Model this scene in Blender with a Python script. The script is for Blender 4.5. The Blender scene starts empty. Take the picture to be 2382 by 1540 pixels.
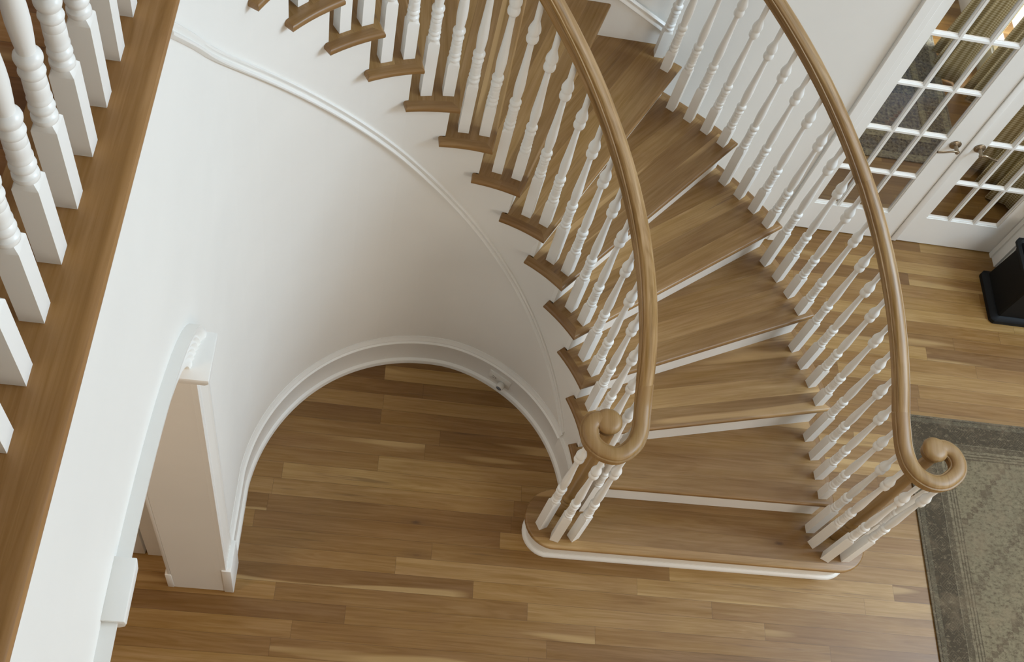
import bpy, bmesh, math, random
from mathutils import Vector, Matrix
PI = math.pi
random.seed(7)
C = bpy.context.scene.collection
rad = math.radians

# ------------------------------------------------------------------ helpers
def lin(r, g, b):
    f = lambda c: (c/255/12.92) if c/255 <= 0.04045 else ((c/255+0.055)/1.055)**2.4
    return (f(r), f(g), f(b), 1.0)

def lerp(a, b, t): return a+(b-a)*t

def interp(tab, x):
    if x <= tab[0][0]: return tab[0][1]
    for i in range(len(tab)-1):
        a, b = tab[i], tab[i+1]
        if x <= b[0]:
            t = (x-a[0])/(b[0]-a[0])
            p0 = tab[max(i-1, 0)]; p3 = tab[min(i+2, len(tab)-1)]
            m1 = (b[1]-p0[1])/(b[0]-p0[0]) if b[0] != p0[0] else 0
            m2 = (p3[1]-a[1])/(p3[0]-a[0]) if p3[0] != a[0] else 0
            h = b[0]-a[0]
            return ((2*t**3-3*t**2+1)*a[1]+(t**3-2*t**2+t)*h*m1+(-2*t**3+3*t**2)*b[1]+(t**3-t**2)*h*m2)
    return tab[-1][1]

def mesh(name, verts, faces, mat, parent=None, uvs=None, smooth=None, loc=None):
    me = bpy.data.meshes.new(name)
    me.from_pydata([tuple(v) for v in verts], [], faces)
    me.validate(verbose=False)
    if uvs:
        uv = me.uv_layers.new(name='UVMap')
        for p in me.polygons:
            for li in p.loop_indices:
                uv.data[li].uv = uvs[me.loops[li].vertex_index]
    bm = bmesh.new(); bm.from_mesh(me)
    bmesh.ops.recalc_face_normals(bm, faces=bm.faces); bm.to_mesh(me); bm.free()
    if smooth is not None:
        for p in me.polygons: p.use_smooth = True
        me.set_sharp_from_angle(angle=rad(smooth))
    me.materials.append(mat)
    o = bpy.data.objects.new(name, me); C.objects.link(o)
    if parent: o.parent = parent
    if loc is not None: o.location = loc
    return o

class MB:
    def __init__(s): s.v = []; s.f = []
    def box(s, x0, x1, y0, y1, z0, z1, M=None):
        n = len(s.v)
        for z in (z0, z1):
            for x, y in ((x0, y0), (x1, y0), (x1, y1), (x0, y1)):
                p = Vector((x, y, z)); s.v.append(M @ p if M else p)
        s.f += [tuple(n+i for i in q) for q in ((0, 3, 2, 1), (4, 5, 6, 7), (0, 1, 5, 4), (1, 2, 6, 5), (2, 3, 7, 6), (3, 0, 4, 7))]
        return s
    def rings(s, R, closed_ends=True, loop=False):
        n = len(s.v); m = len(R[0])
        for r in R: s.v += [Vector(p) for p in r]
        k = len(R)
        for i in range(k if loop else k-1):
            a = n+i*m; b = n+((i+1) % k)*m
            for j in range(m):
                j2 = (j+1) % m
                s.f.append((a+j, a+j2, b+j2, b+j))
        if closed_ends and not loop:
            s.f.append(tuple(n+j for j in range(m))[::-1]); s.f.append(tuple(n+(k-1)*m+j for j in range(m)))
        return s
    def lathe(s, prof, c, n=24, ax='z', M=None):
        R = []
        for h, r in prof:
            ring = []
            for j in range(n):
                a = 2*PI*j/n
                p = Vector((r*math.cos(a), r*math.sin(a), h))
                if M: p = M @ p
                ring.append(Vector(c)+p)
            R.append(ring)
        return s.rings(R)
    def prism(s, poly, z0, z1):
        n = len(s.v); m = len(poly)
        for z in (z0, z1): s.v += [Vector((p[0], p[1], z)) for p in poly]
        s.f.append(tuple(range(n, n+m))[::-1]); s.f.append(tuple(range(n+m, n+2*m)))
        for j in range(m):
            j2 = (j+1) % m; s.f.append((n+j, n+j2, n+m+j2, n+m+j))
        return s
    def build(s, name, mat, parent=None, smooth=None, bevel=0, seg=2, loc=None):
        vs = s.v
        if loc is not None: vs = [v-Vector(loc) for v in vs]
        o = mesh(name, vs, s.f, mat, parent, smooth=smooth, loc=loc)
        if bevel:
            bm = bmesh.new(); bm.from_mesh(o.data)
            es = [e for e in bm.edges if len(e.link_faces) == 2 and e.calc_face_angle(0) > rad(35)]
            bmesh.ops.bevel(bm, geom=es, offset=bevel, segments=seg, profile=.5, affect='EDGES', clamp_overlap=True)
            bm.to_mesh(o.data); bm.free()
            for p in o.data.polygons: p.use_smooth = True
            o.data.set_sharp_from_angle(angle=rad(38))
        return o

def empty(name, loc=(0, 0, 0), label=None, cat=None, group=None):
    o = bpy.data.objects.new(name, None); C.objects.link(o); o.location = loc
    o.empty_display_size = .1
    tag(o, label, cat, group)
    return o
def tag(o, label=None, cat=None, group=None, kind=None):
    if label: o['label'] = label
    if cat: o['category'] = cat
    if group: o['group'] = group
    if kind: o['kind'] = kind
    return o
def struct(o, label=None):
    o['kind'] = 'structure'
    if label: o['label'] = label
    return o

# ------------------------------------------------------------------ materials
def newmat(name, base=(.8, .8, .8, 1), rough=.5, metal=0, spec=.5, coat=0):
    m = bpy.data.materials.new(name); m.use_nodes = True
    nt = m.node_tree; b = nt.nodes['Principled BSDF']
    b.inputs['Base Color'].default_value = base; b.inputs['Roughness'].default_value = rough
    b.inputs['Metallic'].default_value = metal
    b.inputs['Specular IOR Level'].default_value = spec
    b.inputs['Coat Weight'].default_value = coat
    return m, nt, b
class G:
    """small node-graph helper"""
    def __init__(s, nt): s.nt = nt
    def n(s, t, **kw):
        x = s.nt.nodes.new(t)
        for k, v in kw.items(): setattr(x, k, v)
        return x
    def put(s, sock, v):
        if v is None: return
        if hasattr(v, 'is_linked') or hasattr(v, 'links'): s.nt.links.new(v, sock)
        else: sock.default_value = v
    def m(s, op, a, b=None, c=None):
        x = s.n('ShaderNodeMath', operation=op); s.put(x.inputs[0], a); s.put(x.inputs[1], b); s.put(x.inputs[2], c)
        return x.outputs[0]
    def xyz(s, v):
        x = s.n('ShaderNodeSeparateXYZ'); s.put(x.inputs[0], v); return x.outputs
    def vec(s, a, b, c):
        x = s.n('ShaderNodeCombineXYZ'); s.put(x.inputs[0], a); s.put(x.inputs[1], b); s.put(x.inputs[2], c); return x.outputs[0]
    def noise(s, v, scale=1, detail=4, rough=.5, dist=0):
        x = s.n('ShaderNodeTexNoise'); s.put(x.inputs['Vector'], v); x.inputs['Scale'].default_value = scale
        x.inputs['Detail'].default_value = detail; x.inputs['Roughness'].default_value = rough; x.inputs['Distortion'].default_value = dist
        return x.outputs['Fac']
    def white(s, v):
        x = s.n('ShaderNodeTexWhiteNoise', noise_dimensions='3D'); s.put(x.inputs['Vector'], v); return x.outputs
    def voro(s, v, scale, feature='F1', out='Distance', rnd=1):
        x = s.n('ShaderNodeTexVoronoi', feature=feature); s.put(x.inputs['Vector'], v); x.inputs['Scale'].default_value = scale
        x.inputs['Randomness'].default_value = rnd
        return x.outputs[out]
    def ramp(s, f, stops, mode='LINEAR'):
        x = s.n('ShaderNodeValToRGB'); x.color_ramp.interpolation = mode; s.put(x.inputs[0], f)
        e = x.color_ramp.elements
        while len(e) < len(stops): e.new(.5)
        for i, (p, c) in enumerate(stops):
            e[i].position = p; e[i].color = c if len(c) == 4 else (*c, 1)
        return x.outputs[0]
    def mix(s, f, a, b, mode='MIX'):
        x = s.n('ShaderNodeMix', data_type='RGBA', blend_type=mode); s.put(x.inputs[0], f); s.put(x.inputs[6], a); s.put(x.inputs[7], b)
        return x.outputs[2]
    def rng(s, v, a, b, c=0, d=1):
        x = s.n('ShaderNodeMapRange'); s.put(x.inputs[0], v)
        for i, k in enumerate((a, b, c, d)): x.inputs[i+1].default_value = k
        return x.outputs[0]
    def bump(s, b, h, strength=.1, dist=.002):
        x = s.n('ShaderNodeBump'); s.put(x.inputs['Height'], h); x.inputs['Strength'].default_value = strength; x.inputs['Distance'].default_value = dist
        s.nt.links.new(x.outputs[0], b.inputs['Normal'])

def paint(name, col, rough=.45, bump=.03):
    m, nt, b = newmat(name, col, rough)
    g = G(nt); tc = g.n('ShaderNodeTexCoord').outputs['Object']
    n = g.noise(tc, 3, 3)
    c = g.mix(g.rng(n, .3, .7, 0, 1), tuple(x*.97 for x in col[:3])+(1,), col)
    g.put(b.inputs['Base Color'], c)
    g.bump(b, g.noise(tc, 260, 2), bump, .001)
    return m

def planks(name, w, L, stops, rough=.38, grain=.5, along='X', seam=.0012, knots=True, joint=.7, hue=.12, tint=(.80, .815, .76)):
    m, nt, b = newmat(name, rough=rough)
    g = G(nt); tc = g.n('ShaderNodeTexCoord').outputs['Object']
    X, Y, Z = g.xyz(tc)
    if along == 'Y': X, Y = Y, X
    if along == 'UV':
        tcu = g.n('ShaderNodeTexCoord').outputs['UV']; X, Y, _ = g.xyz(tcu)
    oi = g.n('ShaderNodeObjectInfo').outputs['Random']
    orow = g.m('MULTIPLY', oi, 37.3) if along == 'XR' else 0.0
    if along == 'XR': Y = g.m('ADD', Y, .0005)
    row = g.m('FLOOR', g.m('DIVIDE', Y, w))
    r1 = g.white(g.vec(row, orow, 3.7))['Value']
    xx = g.m('ADD', g.m('DIVIDE', X, L), g.m('MULTIPLY', r1, 17.0))
    col = g.m('FLOOR', xx)
    wn = g.white(g.vec(row, col, orow))
    rid = wn['Value']
    base = g.ramp(rid, stops)
    # grain
    off = g.m('MULTIPLY', rid, 91.0)
    gv = g.vec(g.m('MULTIPLY', X, 2.2), g.m('MULTIPLY', Y, 70), off)
    fine = g.noise(gv, 1, 6, .65, .3)
    gv2 = g.vec(g.m('MULTIPLY', X, 1.1), g.m('MULTIPLY', Y, 13), off)
    fig = g.noise(gv2, 1, 3, .5, 1.6)
    wav = g.m('SINE', g.m('MULTIPLY', fig, 38.0))
    k = g.m('ADD', g.m('MULTIPLY', g.rng(fine, .3, .7, -1, 1), .55*grain), g.m('MULTIPLY', wav, .16*grain))
    hsv = g.n('ShaderNodeHueSaturation')
    g.put(hsv.inputs['Value'], g.m('ADD', 1.0, g.m('MULTIPLY', k, .30)))
    g.put(hsv.inputs['Saturation'], g.m('ADD', 1.0, g.m('MULTIPLY', k, -hue)))
    g.put(hsv.inputs['Color'], base)
    c = hsv.outputs[0]
    # broad tone drift inside a board
    drift = g.noise(g.vec(g.m('MULTIPLY', X, 2.5), g.m('MULTIPLY', Y, 9), off), 1, 2)
    c = g.mix(g.rng(drift, .38, .75, 0, .34), c, g.mix(1.0, c, lin(186, 152, 116), 'MULTIPLY'))
    if joint > .3:     # pale sapwood streaks in some boards
        sn = g.noise(g.vec(g.m('MULTIPLY', X, .55), g.m('MULTIPLY', Y, 8), g.m('MULTIPLY', rid, 53.0)), 1, 2, .4)
        c = g.mix(g.rng(sn, .64, .67, 0, .5), c, lin(214, 176, 122))
        dn = g.noise(g.vec(g.m('MULTIPLY', X, 1.6), g.m('MULTIPLY', Y, 34), g.m('MULTIPLY', rid, 29.0)), 1, 3, .6)
        c = g.mix(g.rng(dn, .66, .74, 0, .5), c, lin(96, 66, 36))
    if knots:
        vo = g.n('ShaderNodeTexVoronoi', feature='F1'); g.put(vo.inputs['Vector'], g.vec(g.m('MULTIPLY', X, 2.1), g.m('MULTIPLY', Y, 5.2), off)); vo.inputs['Scale'].default_value = 1
        keep = g.m('GREATER_THAN', g.xyz(vo.outputs['Color'])[0], .74)
        kd = g.m('ADD', vo.outputs['Distance'], g.m('MULTIPLY', g.noise(tc, 60, 2), .03))
        km = g.m('MULTIPLY', g.rng(kd, .03, .075, 1, 0), keep)
        c = g.mix(g.m('MULTIPLY', km, .75), c, lin(58, 34, 16))
        ring = g.m('MULTIPLY', g.rng(kd, .06, .22, .35, 0), keep)
        c = g.mix(ring, c, lin(104, 70, 38))
    fy = g.m('FRACT', g.m('DIVIDE', Y, w)); fx = g.m('FRACT', xx)
    ey = g.m('MINIMUM', fy, g.m('SUBTRACT', 1.0, fy)); ex = g.m('MINIMUM', fx, g.m('SUBTRACT', 1.0, fx))
    sy = g.rng(ey, 0, seam/w, 1, 0); sx = g.rng(ex, 0, seam/L, 1, 0)
    s_ = g.m('MAXIMUM', sy, sx)
    c = g.mix(g.m('MULTIPLY', s_, joint), c, lin(72, 46, 22))
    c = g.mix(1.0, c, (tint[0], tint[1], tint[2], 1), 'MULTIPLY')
    g.put(b.inputs['Base Color'], c)
    g.put(b.inputs['Roughness'], g.rng(fine, .2, .8, rough-.05, rough+.09))
    g.bump(b, g.m('SUBTRACT', g.m('MULTIPLY', fine, .25), s_), .12, .0012)
    return m

M = {}
M['wall'] = paint('wall_paint', lin(236, 232, 225), .6, .02)
M['beige'] = paint('bounce_dimming_beige', lin(172, 152, 124), .6, .02)  # darker tone picked for the unseen front wall, cuts and warms its bounce
M['trim'] = paint('trim_paint', lin(240, 237, 231), .36, .01)
M['spindle'] = paint('baluster_paint', lin(244, 241, 235), .30, .01)
oak = [(0, lin(132, 92, 46)), (.15, lin(152, 110, 58)), (.3, lin(164, 122, 68)), (.5, lin(143, 102, 53)), (.68, lin(158, 116, 64)), (.86, lin(188, 148, 92)), (1, lin(154, 112, 62))]
M['floor'] = planks('oak_floor_boards', .0826, 1.15, oak, .36, 1.0)
oak2 = [(0, lin(140, 105, 60)), (.3, lin(155, 119, 70)), (.55, lin(168, 131, 80)), (.75, lin(146, 110, 63)), (1, lin(176, 140, 88))]
M['tread'] = planks('oak_tread_boards', .098, 60, oak2, .34, 1.0, along='XR', seam=.0008, joint=.45, tint=(.90, .88, .86))
M['return'] = planks('oak_return_grain', .5, 9, [(0, lin(138, 104, 62)), (1, lin(150, 115, 70))], .36, .8, along='UV', seam=.0001, knots=False, joint=0, tint=(.96, .93, .90))
M['rail'] = planks('oak_handrail', .5, 9, [(0, lin(166, 128, 80)), (1, lin(180, 141, 90))], .38, 2.4, along='UV', seam=.0001, knots=False, joint=0)
M['block'] = planks('oak_volute_block', .052, 9, [(0, lin(166, 128, 80)), (.5, lin(172, 133, 84)), (1, lin(178, 139, 89))], .42, .8, along='Y', seam=.0005, knots=False, joint=.10)
M['newel'] = planks('oak_newel', .5, 9, [(0, lin(168, 128, 76)), (1, lin(174, 134, 82))], .34, .7, along='Z', seam=.0001, knots=False, joint=0)
M['board'] = planks('oak_balcony_board', .40, 9, [(0, lin(156, 117, 68)), (1, lin(162, 122, 72))], .36, .9, along='Y', seam=.0001, knots=False, joint=0, tint=(.93, .86, .76))
M['hall'] = planks('oak_hall_floor', .0826, .9, [(0, lin(140, 88, 40)), (.5, lin(168, 112, 58)), (1, lin(190, 136, 80))], .4, 1.0)
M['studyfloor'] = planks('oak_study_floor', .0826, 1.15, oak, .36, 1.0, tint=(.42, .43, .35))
M['black'] = newmat('black_lacquer', lin(8, 10, 12), .6, 0, .25)[0]
M['gold'] = newmat('gold_bead', lin(120, 105, 60), .5, .3)[0]
M['bronze'] = newmat('aged_nickel', lin(150, 134, 112), .3, .9)[0]
M['plastic'] = newmat('white_plastic', lin(226, 222, 214), .35)[0]
M['slot'] = newmat('dark_slot', lin(90, 84, 78), .5)[0]
M['sensor'] = newmat('grey_lens', lin(112, 116, 122), .25)[0]
M['grey'] = paint('study_grey_paint', lin(150, 154, 158), .6)
M['glass'] = newmat('clear_glass', (1, 1, 1, 1), .02)[0]
b_ = M['glass'].node_tree.nodes['Principled BSDF']; b_.inputs['Transmission Weight'].default_value = 1; b_.inputs['IOR'].default_value = 1.45

def make_gingham():
    m, nt, b = newmat('gingham_cloth', rough=.9); g = G(nt)
    u, v, _ = g.xyz(g.n('ShaderNodeTexCoord').outputs['UV'])
    a = g.m('GREATER_THAN', g.m('FRACT', g.m('MULTIPLY', u, 60)), .5); c = g.m('GREATER_THAN', g.m('FRACT', g.m('MULTIPLY', v, 60)), .5)
    f = g.m('MULTIPLY', g.m('ADD', a, c), .5)
    g.put(b.inputs['Base Color'], g.ramp(f, [(0, lin(232, 224, 194)), (.5, lin(198, 184, 138)), (1, lin(158, 138, 86))]))
    return m
M['gingham'] = make_gingham()

def make_rug(name, x0, x1, y0, y1, dark=False):
    m, nt, b = newmat(name, rough=.95, spec=.1); g = G(nt)
    tc = g.n('ShaderNodeTexCoord').outputs['Object']; X, Y, _ = g.xyz(tc)
    wob = g.m('MULTIPLY', g.m('SUBTRACT', g.noise(tc, 14, 3), .5), .006)
    d = g.m('MINIMUM', g.m('MINIMUM', g.m('SUBTRACT', X, x0), g.m('SUBTRACT', x1, X)), g.m('MINIMUM', g.m('SUBTRACT', Y, y0), g.m('SUBTRACT', y1, Y)))
    d = g.m('ADD', d, wob)
    K = lambda r, g_, b_: lin(r, g_, b_)
    if dark:
        st = [(0, K(96, 92, 80)), (.012, K(60, 56, 50)), (.016, K(112, 108, 92)), (.055, K(40, 36, 34)), (.060, K(58, 53, 49)), (.165, K(38, 34, 32)), (.170, K(112, 108, 90)), (.215, K(36, 34, 36)), (.222, K(74, 80, 92))]
        field = K(82, 90, 104); mot = K(148, 146, 128); blot = K(84, 46, 52)
    else:
        st = [(0, K(108, 98, 82)), (.012, K(64, 57, 47)), (.016, K(98, 90, 74)), (.042, K(74, 65, 53)), (.046, K(78, 69, 56)), (.150, K(122, 112, 92)), (.154, K(94, 84, 68)), (.185, K(128, 116, 94)), (.20, K(92, 82, 65)), (.206, K(128, 116, 94)), (.216, K(92, 82, 65)), (.222, K(128, 116, 94)), (.232, K(92, 82, 66)), (.238, K(130, 118, 94))]
        field = K(138, 120, 96); mot = K(150, 134, 108); blot = K(86, 70, 56)
    col = g.ramp(g.m('MULTIPLY', d, 1/.26), [(min(p/.26, 1), c) for p, c in st], 'CONSTANT')
    fm = g.m('GREATER_THAN', d, .222 if dark else .238)
    # stepped medallion outlines in the field
    cx, cy = (x0+x1)/2, (y0+y1)/2
    q = .034
    qx = g.m('MULTIPLY', g.m('FLOOR', g.m('DIVIDE', g.m('ABSOLUTE', g.m('SUBTRACT', X, cx)), q)), q)
    qy = g.m('MULTIPLY', g.m('FLOOR', g.m('DIVIDE', g.m('ABSOLUTE', g.m('SUBTRACT', Y, cy)), q)), q)
    dm = g.m('ADD', qx, g.m('MULTIPLY', qy, .9))
    st_ = g.m('LESS_THAN', g.m('FRACT', g.m('MULTIPLY', dm, 3.1)), .12)
    c2 = g.mix(g.m('MULTIPLY', g.m('MULTIPLY', st_, fm), .55), col, blot)
    band = g.m('GREATER_THAN', g.m('FRACT', g.m('MULTIPLY', dm, 1.03)), .55)
    c2 = g.mix(g.m('MULTIPLY', g.m('MULTIPLY', band, fm), .30), c2, K(118, 108, 88) if not dark else K(60, 64, 74))
    # motifs
    def vm(scale, rnd, metric='MANHATTAN', feat='F1'):
        x = g.n('ShaderNodeTexVoronoi', feature=feat); x.distance = metric; g.put(x.inputs['Vector'], tc)
        x.inputs['Scale'].default_value = scale; x.inputs['Randomness'].default_value = rnd
        return x.outputs
    v = vm(30 if dark else 14, .25 if dark else .75)['Distance']
    mo = g.m('MULTIPLY', g.m('GREATER_THAN', g.m('SINE', g.m('MULTIPLY', v, 30)), .35), g.m('LESS_THAN', v, .8))
    c3 = g.mix(g.m('MULTIPLY', mo, .5 if dark else .16), c2, mot)
    v2 = vm(46 if dark else 30, .7)['Distance']
    c3 = g.mix(g.m('MULTIPLY', g.m('LESS_THAN', v2, .26), .45 if not dark else .4), c3, blot)
    v3 = vm(42 if dark else 19, .9, 'CHEBYCHEV', 'F2')['Distance']; v4 = vm(42 if dark else 19, .9, 'CHEBYCHEV')['Distance']
    edge = g.m('LESS_THAN', g.m('SUBTRACT', v3, v4), .05)
    c3 = g.mix(g.m('MULTIPLY', edge, .40 if dark else .16), c3, blot if not dark else mot)
    # wear: short horizontal flecks, broad fading and abraded patches
    fl_v = g.n('ShaderNodeMapping'); g.put(fl_v.inputs['Vector'], tc); fl_v.inputs['Scale'].default_value = (38, 62, 1)
    fk = g.noise(fl_v.outputs[0], 1, 4, .7)
    dk = tuple(x*.36 for x in field[:3])+(1,)
    c4 = g.mix(g.rng(fk, .50, .64, 0, .70), c3, dk)
    c4 = g.mix(g.rng(fk, .46, .34, 0, .45), c4, mot)
    wr = g.noise(tc, 4.5, 6, .75)
    c4 = g.mix(g.rng(wr, .50, .70, 0, .60), c4, field)
    wr3 = g.noise(tc, 7.5, 5, .7)
    c4 = g.mix(g.rng(wr3, .54, .70, 0, .50), c4, tuple(x*.45 for x in field[:3])+(1,))
    g.put(b.inputs['Base Color'], c4)
    g.bump(b, g.noise(tc, 400, 2), .35, .003)
    return m

# ------------------------------------------------------------------ stair geometry numbers (metres)
O = Vector((.31, 1.92, 0)); H = .196; N = 17; Z2 = N*H
FR = {2: 1.0, 3: 12.9, 4: 24.7, 5: 36.5, 6: 48.15, 7: 59.75, 8: 71.4, 9: 82.6, 10: 94.0, 11: 105.4, 12: 116.9, 13: 128.4, 14: 139.9, 15: 151.4, 16: 162.9, 17: 174.4, 18: 186}
RT = [(-5, .757), (17, .758), (40, .763), (63, .773), (86, .777), (98, .780), (110, .789), (133, .790), (150, .789), (155, .788), (160, .786), (165, .782), (170, .777), (175, .772), (180, .767)]
RF = [(-5, .772), (14, .778), (32, .785), (45, .788), (58, .789), (78, .792), (92, .783), (120, .767), (145, .758), (160, .760), (173, .768), (180, .775)]
YW = 3.745      # face of the skirt board on the back wall
ROUT = 1.955
def P(r, th, z=0): return Vector((O.x+r*math.cos(rad(th)), O.y+r*math.sin(rad(th)), z))
def rstr(th): return interp(RT, th)
def zmould(th): return .0172*th-.2
def router(th, extra=0):
    r = (ROUT if th < 59 or th > 100 else 3.0)+extra
    s = math.sin(rad(th))
    if s > 0:
        lim = (YW-.0-O.y)/s
        if r > lim: return lim
    return r

# ------------------------------------------------------------------ floors
fl = MB().box(-3.2, 6.5, -3.2, 3.90, -.06, 0).build('floor', M['floor']); struct(fl)
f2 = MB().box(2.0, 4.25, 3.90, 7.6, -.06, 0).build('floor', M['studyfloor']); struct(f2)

# ------------------------------------------------------------------ left wall with arched opening
XW = -.465; XB = -.682
AY, AA, ABO, AZ = .68, .747, .33, 2.125     # arch centre y, half span, rise, spring height
def wall_left():
    b = MB(); zt = 3.27
    def strip(ys):
        b.rings([[Vector((XW, y, z)), Vector((XW, y, zt)), Vector((XB, y, zt)), Vector((XB, y, z))] for y, z in ys])
    n = 48
    ys = [(1.92, 0), (AY+AA, 0)]
    strip(ys)
    strip([(AY+AA*math.cos(PI*i/n), AZ+ABO*math.sin(PI*i/n)) for i in range(n+1)])
    strip([(AY-AA, 0), (-3.2, 0)])
    return b.build('wall_left', M['wall'], smooth=20)
struct(wall_left())

# ------------------------------------------------------------------ curved inner wall under the stair
def treadtop_under(th):
    k = 1
    for i in range(2, 18):
        if th >= FR[i]+riser_off(i, .78): k = i
    return k
def riser_off(k, r): return math.degrees(.032/r)
def wall_inner():
    ths = []
    th = 3.4
    edges = [FR[i]+riser_off(i, .78) for i in range(2, 18)]
    cuts = sorted(set([3.4]+[e for e in edges if e > 3.5]+[180.0]))
    b = MB()
    for a, c in zip(cuts[:-1], cuts[1:]):
        k = treadtop_under((a+c)/2); zt = k*H-.028
        if k >= 17: zt = 3.29
        n = max(3, int((c-a)/1.5)); nz = 8
        R = []
        for i in range(n+1):
            t = a+(c-a)*i/n
            ring = []
            for j in range(nz+1):
                z = zt*j/nz
                zz = min(1, z/max(.1, zmould(t)+.5))
                r = lerp(interp(RF, t), interp(RT, t)+.008, zz)
                ring.append(P(r, t, z))
            for j in range(nz+1):
                z = zt*(nz-j)/nz
                ring.append(P(.845 if t < 178 else .9, t, z))
            R.append(ring)
        b.rings(R)
    return b.build('wall_inner', M['wall'], smooth=25)
struct(wall_inner())

def wallr(t, z):
    zz = min(1, z/max(.1, zmould(t)+.5))
    return lerp(interp(RF, t), interp(RT, t)+.008, zz)

# baseboard around the curve: profile swept on the floor
def sweep_wall(name, prof, t0, t1, zf, mat, step=1.5, straight=None, taper=None, parent=None):
    """prof: list of (projection from wall, dz); swept along theta; continues straight down the left wall"""
    R = []
    n = int(abs(t1-t0)/step)
    for i in range(n+1):
        t = t0+(t1-t0)*i/n
        z0 = zf(t)
        ring = []
        for pr, dz in prof:
            z = z0+dz
            ring.append(P(wallr(t, max(z, 0))-pr, t, z))
        R.append(ring)
    if straight:
        for y, z0 in straight:
            R.append([Vector((XW+pr, y, z0+dz)) for pr, dz in prof])
    b = MB(); b.rings(R)
    return b.build(name, mat, parent, smooth=32)
base_prof = [(-.01, 0), (.030, 0), (.031, .012), (.028, .026), (.020, .034), (.0165, .036), (.016, .175), (.020, .182), (.020, .190), (.012, .198), (.013, .206), (.005, .222), (.003, .232), (-.01, .232)]
plain_prof = [(-.01, 0), (.030, 0), (.031, .012), (.028, .026), (.020, .034), (.0165, .036), (.016, .20), (-.01, .20)]
struct(sweep_wall('baseboard_inner', plain_prof, 2.0, 25.5, lambda t: 0, M['trim'], 1.5))
struct(sweep_wall('baseboard_inner', base_prof, 25.5, 180, lambda t: 0, M['trim'], 1.5, [(1.75, 0), (1.55, 0)]))

# arch casing, pilaster and keystone -----------------------------------------
def arch_casing():
    # fluted band around the arch head, from the capital over the crown
    w = .118
    cross = [(0, 0), (0, .006), (.010, .010), (.018, .009), (.024, .007), (.034, .012), (.040, .009), (.050, .014), (.056, .011), (.066, .018), (.072, .014), (.082, .022), (.088, .019), (.100, .028), (.108, .032), (w, .032), (w, 0)]
    R = []
    n = 56
    for i in range(n+1):
        a = PI*i/n
        ring = []
        nrm = Vector((math.cos(a)/AA, math.sin(a)/ABO)).normalized()
        for d, pr in cross:
            y = AY+AA*math.cos(a)+nrm.x*d; z = AZ+ABO*math.sin(a)+nrm.y*d
            ring.append(Vector((XW+pr, y, z)))
        R.append(ring)
    b = MB(); b.rings(R)
    return b.build('trim_1', M['trim'], smooth=40)
tr1 = struct(arch_casing(), 'white fluted arch casing around the hallway opening')
# keystone block: tapered wedge over the crown
ks = MB()
n_ = 0
def kring(y0, y1, z, xo): return [Vector((XW-.002, y0, z)), Vector((XW+xo, y0, z)), Vector((XW+xo, y1, z)), Vector((XW-.002, y1, z))]
ks.rings([kring(.628, .722, 2.445, .018), kring(.620, .730, 2.49, .036), kring(.612, .738, 2.54, .046), kring(.605, .744, 2.588, .048)])
ks.build('keystone', M['trim'], tr1, bevel=.003)
# pilaster casing
def pilaster(yin, sgn):
    w = .125; prof = [(0, 0), (0, .018), (.006, .022), (.014, .022), (.018, .016)]
    for i in range(5):
        y = .026+i*.017
        prof += [(y, .020), (y+.0045, .0135), (y+.0105, .0135)]
    prof += [(w-.014, .022), (w-.004, .022), (w, .017), (w, 0)]
    b = MB(); b.rings([[Vector((XW+pr, yin+sgn*d, z)) for d, pr in prof] for z in (.20, 2.08)])
    return b.build('trim_2', M['trim'], smooth=20)
tr2 = struct(pilaster(1.427, 1), 'white fluted pilaster beside the arched opening')
pb = MB().box(XW, XW+.040, 1.421, 1.562, 0, .30).build('plinth_block', M['trim'], tr2, bevel=.003)
cp = MB(); cp.box(XB-.01, XW+.057, 1.398, 1.545, 2.112, 2.128)
cp.box(XB-.012, XW+.062, 1.393, 1.550, 2.128, 2.150); cp.box(XB-.006, XW+.050, 1.405, 1.538, 2.094, 2.112)
cp.build('capital', M['trim'], tr2, bevel=.003)
# far pilaster of the same opening
tr2b = struct(pilaster(AY-AA, -1), 'white fluted pilaster on the near side of the arched opening')
MB().box(XW, XW+.040, AY-AA-.135, AY-AA+.006, 0, .30).build('plinth_block', M['trim'], tr2b, bevel=.003)
# hallway side casing
tr3 = struct(MB().box(XB-.016, XB-.0005, 1.427, 1.545, .172, 2.2).build('trim_3', M['trim'], bevel=.003), 'white casing on the hallway side of the opening')
MB().box(XB-.028, XB-.0005, 1.424, 1.56, 0, .172).build('plinth_block', M['trim'], tr3, bevel=.003)
# hallway wall + door seen through the opening
struct(MB().box(-.822, -.745, 1.560, 1.70, 0, 2.9).build('wall_hall', M['trim']))
struct(MB().box(-.965, -.834, 1.560, 1.60, .005, 2.03).build('door_3', M['trim'], bevel=.004), 'white hallway door edge behind the arched opening')
struct(MB().box(-3.2, -.965, 1.58, 1.70, 0, 2.9).build('wall_hall', M['wall']))
struct(MB().box(-3.3, -3.2, -3.2, 1.70, 0, 2.9).build('wall_hall', M['wall']))

# ------------------------------------------------------------------ upper floor and balcony edge
struct(MB().box(-3.2, -.64, -3.2, 4.2, 2.95, 3.312).build('floor', M['hall']))
bd = MB()
bprof = [(XW+.002, 3.302), (-.446, 3.302), (-.439, 3.305), (-.4345, 3.311), (-.4335, 3.318), (-.437, 3.3255), (-.444, 3.330), (-.453, 3.332), (-.645, 3.332), (-.645, 3.300), (XW+.002, 3.300)]
bd.rings([[Vector((x, y, z)) for x, z in bprof] for y in (-3.2, 1.93)])
struct(bd.build('trim_4', M['board'], smooth=30), 'oak board capping the balcony edge under the large white balusters')
# fillet under the board
struct(MB().box(XW, XW+.012, -3.2, 1.92, 3.262, 3.302).build('trim_5', M['trim'], bevel=.004), 'thin white trim strip under the balcony board')

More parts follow.
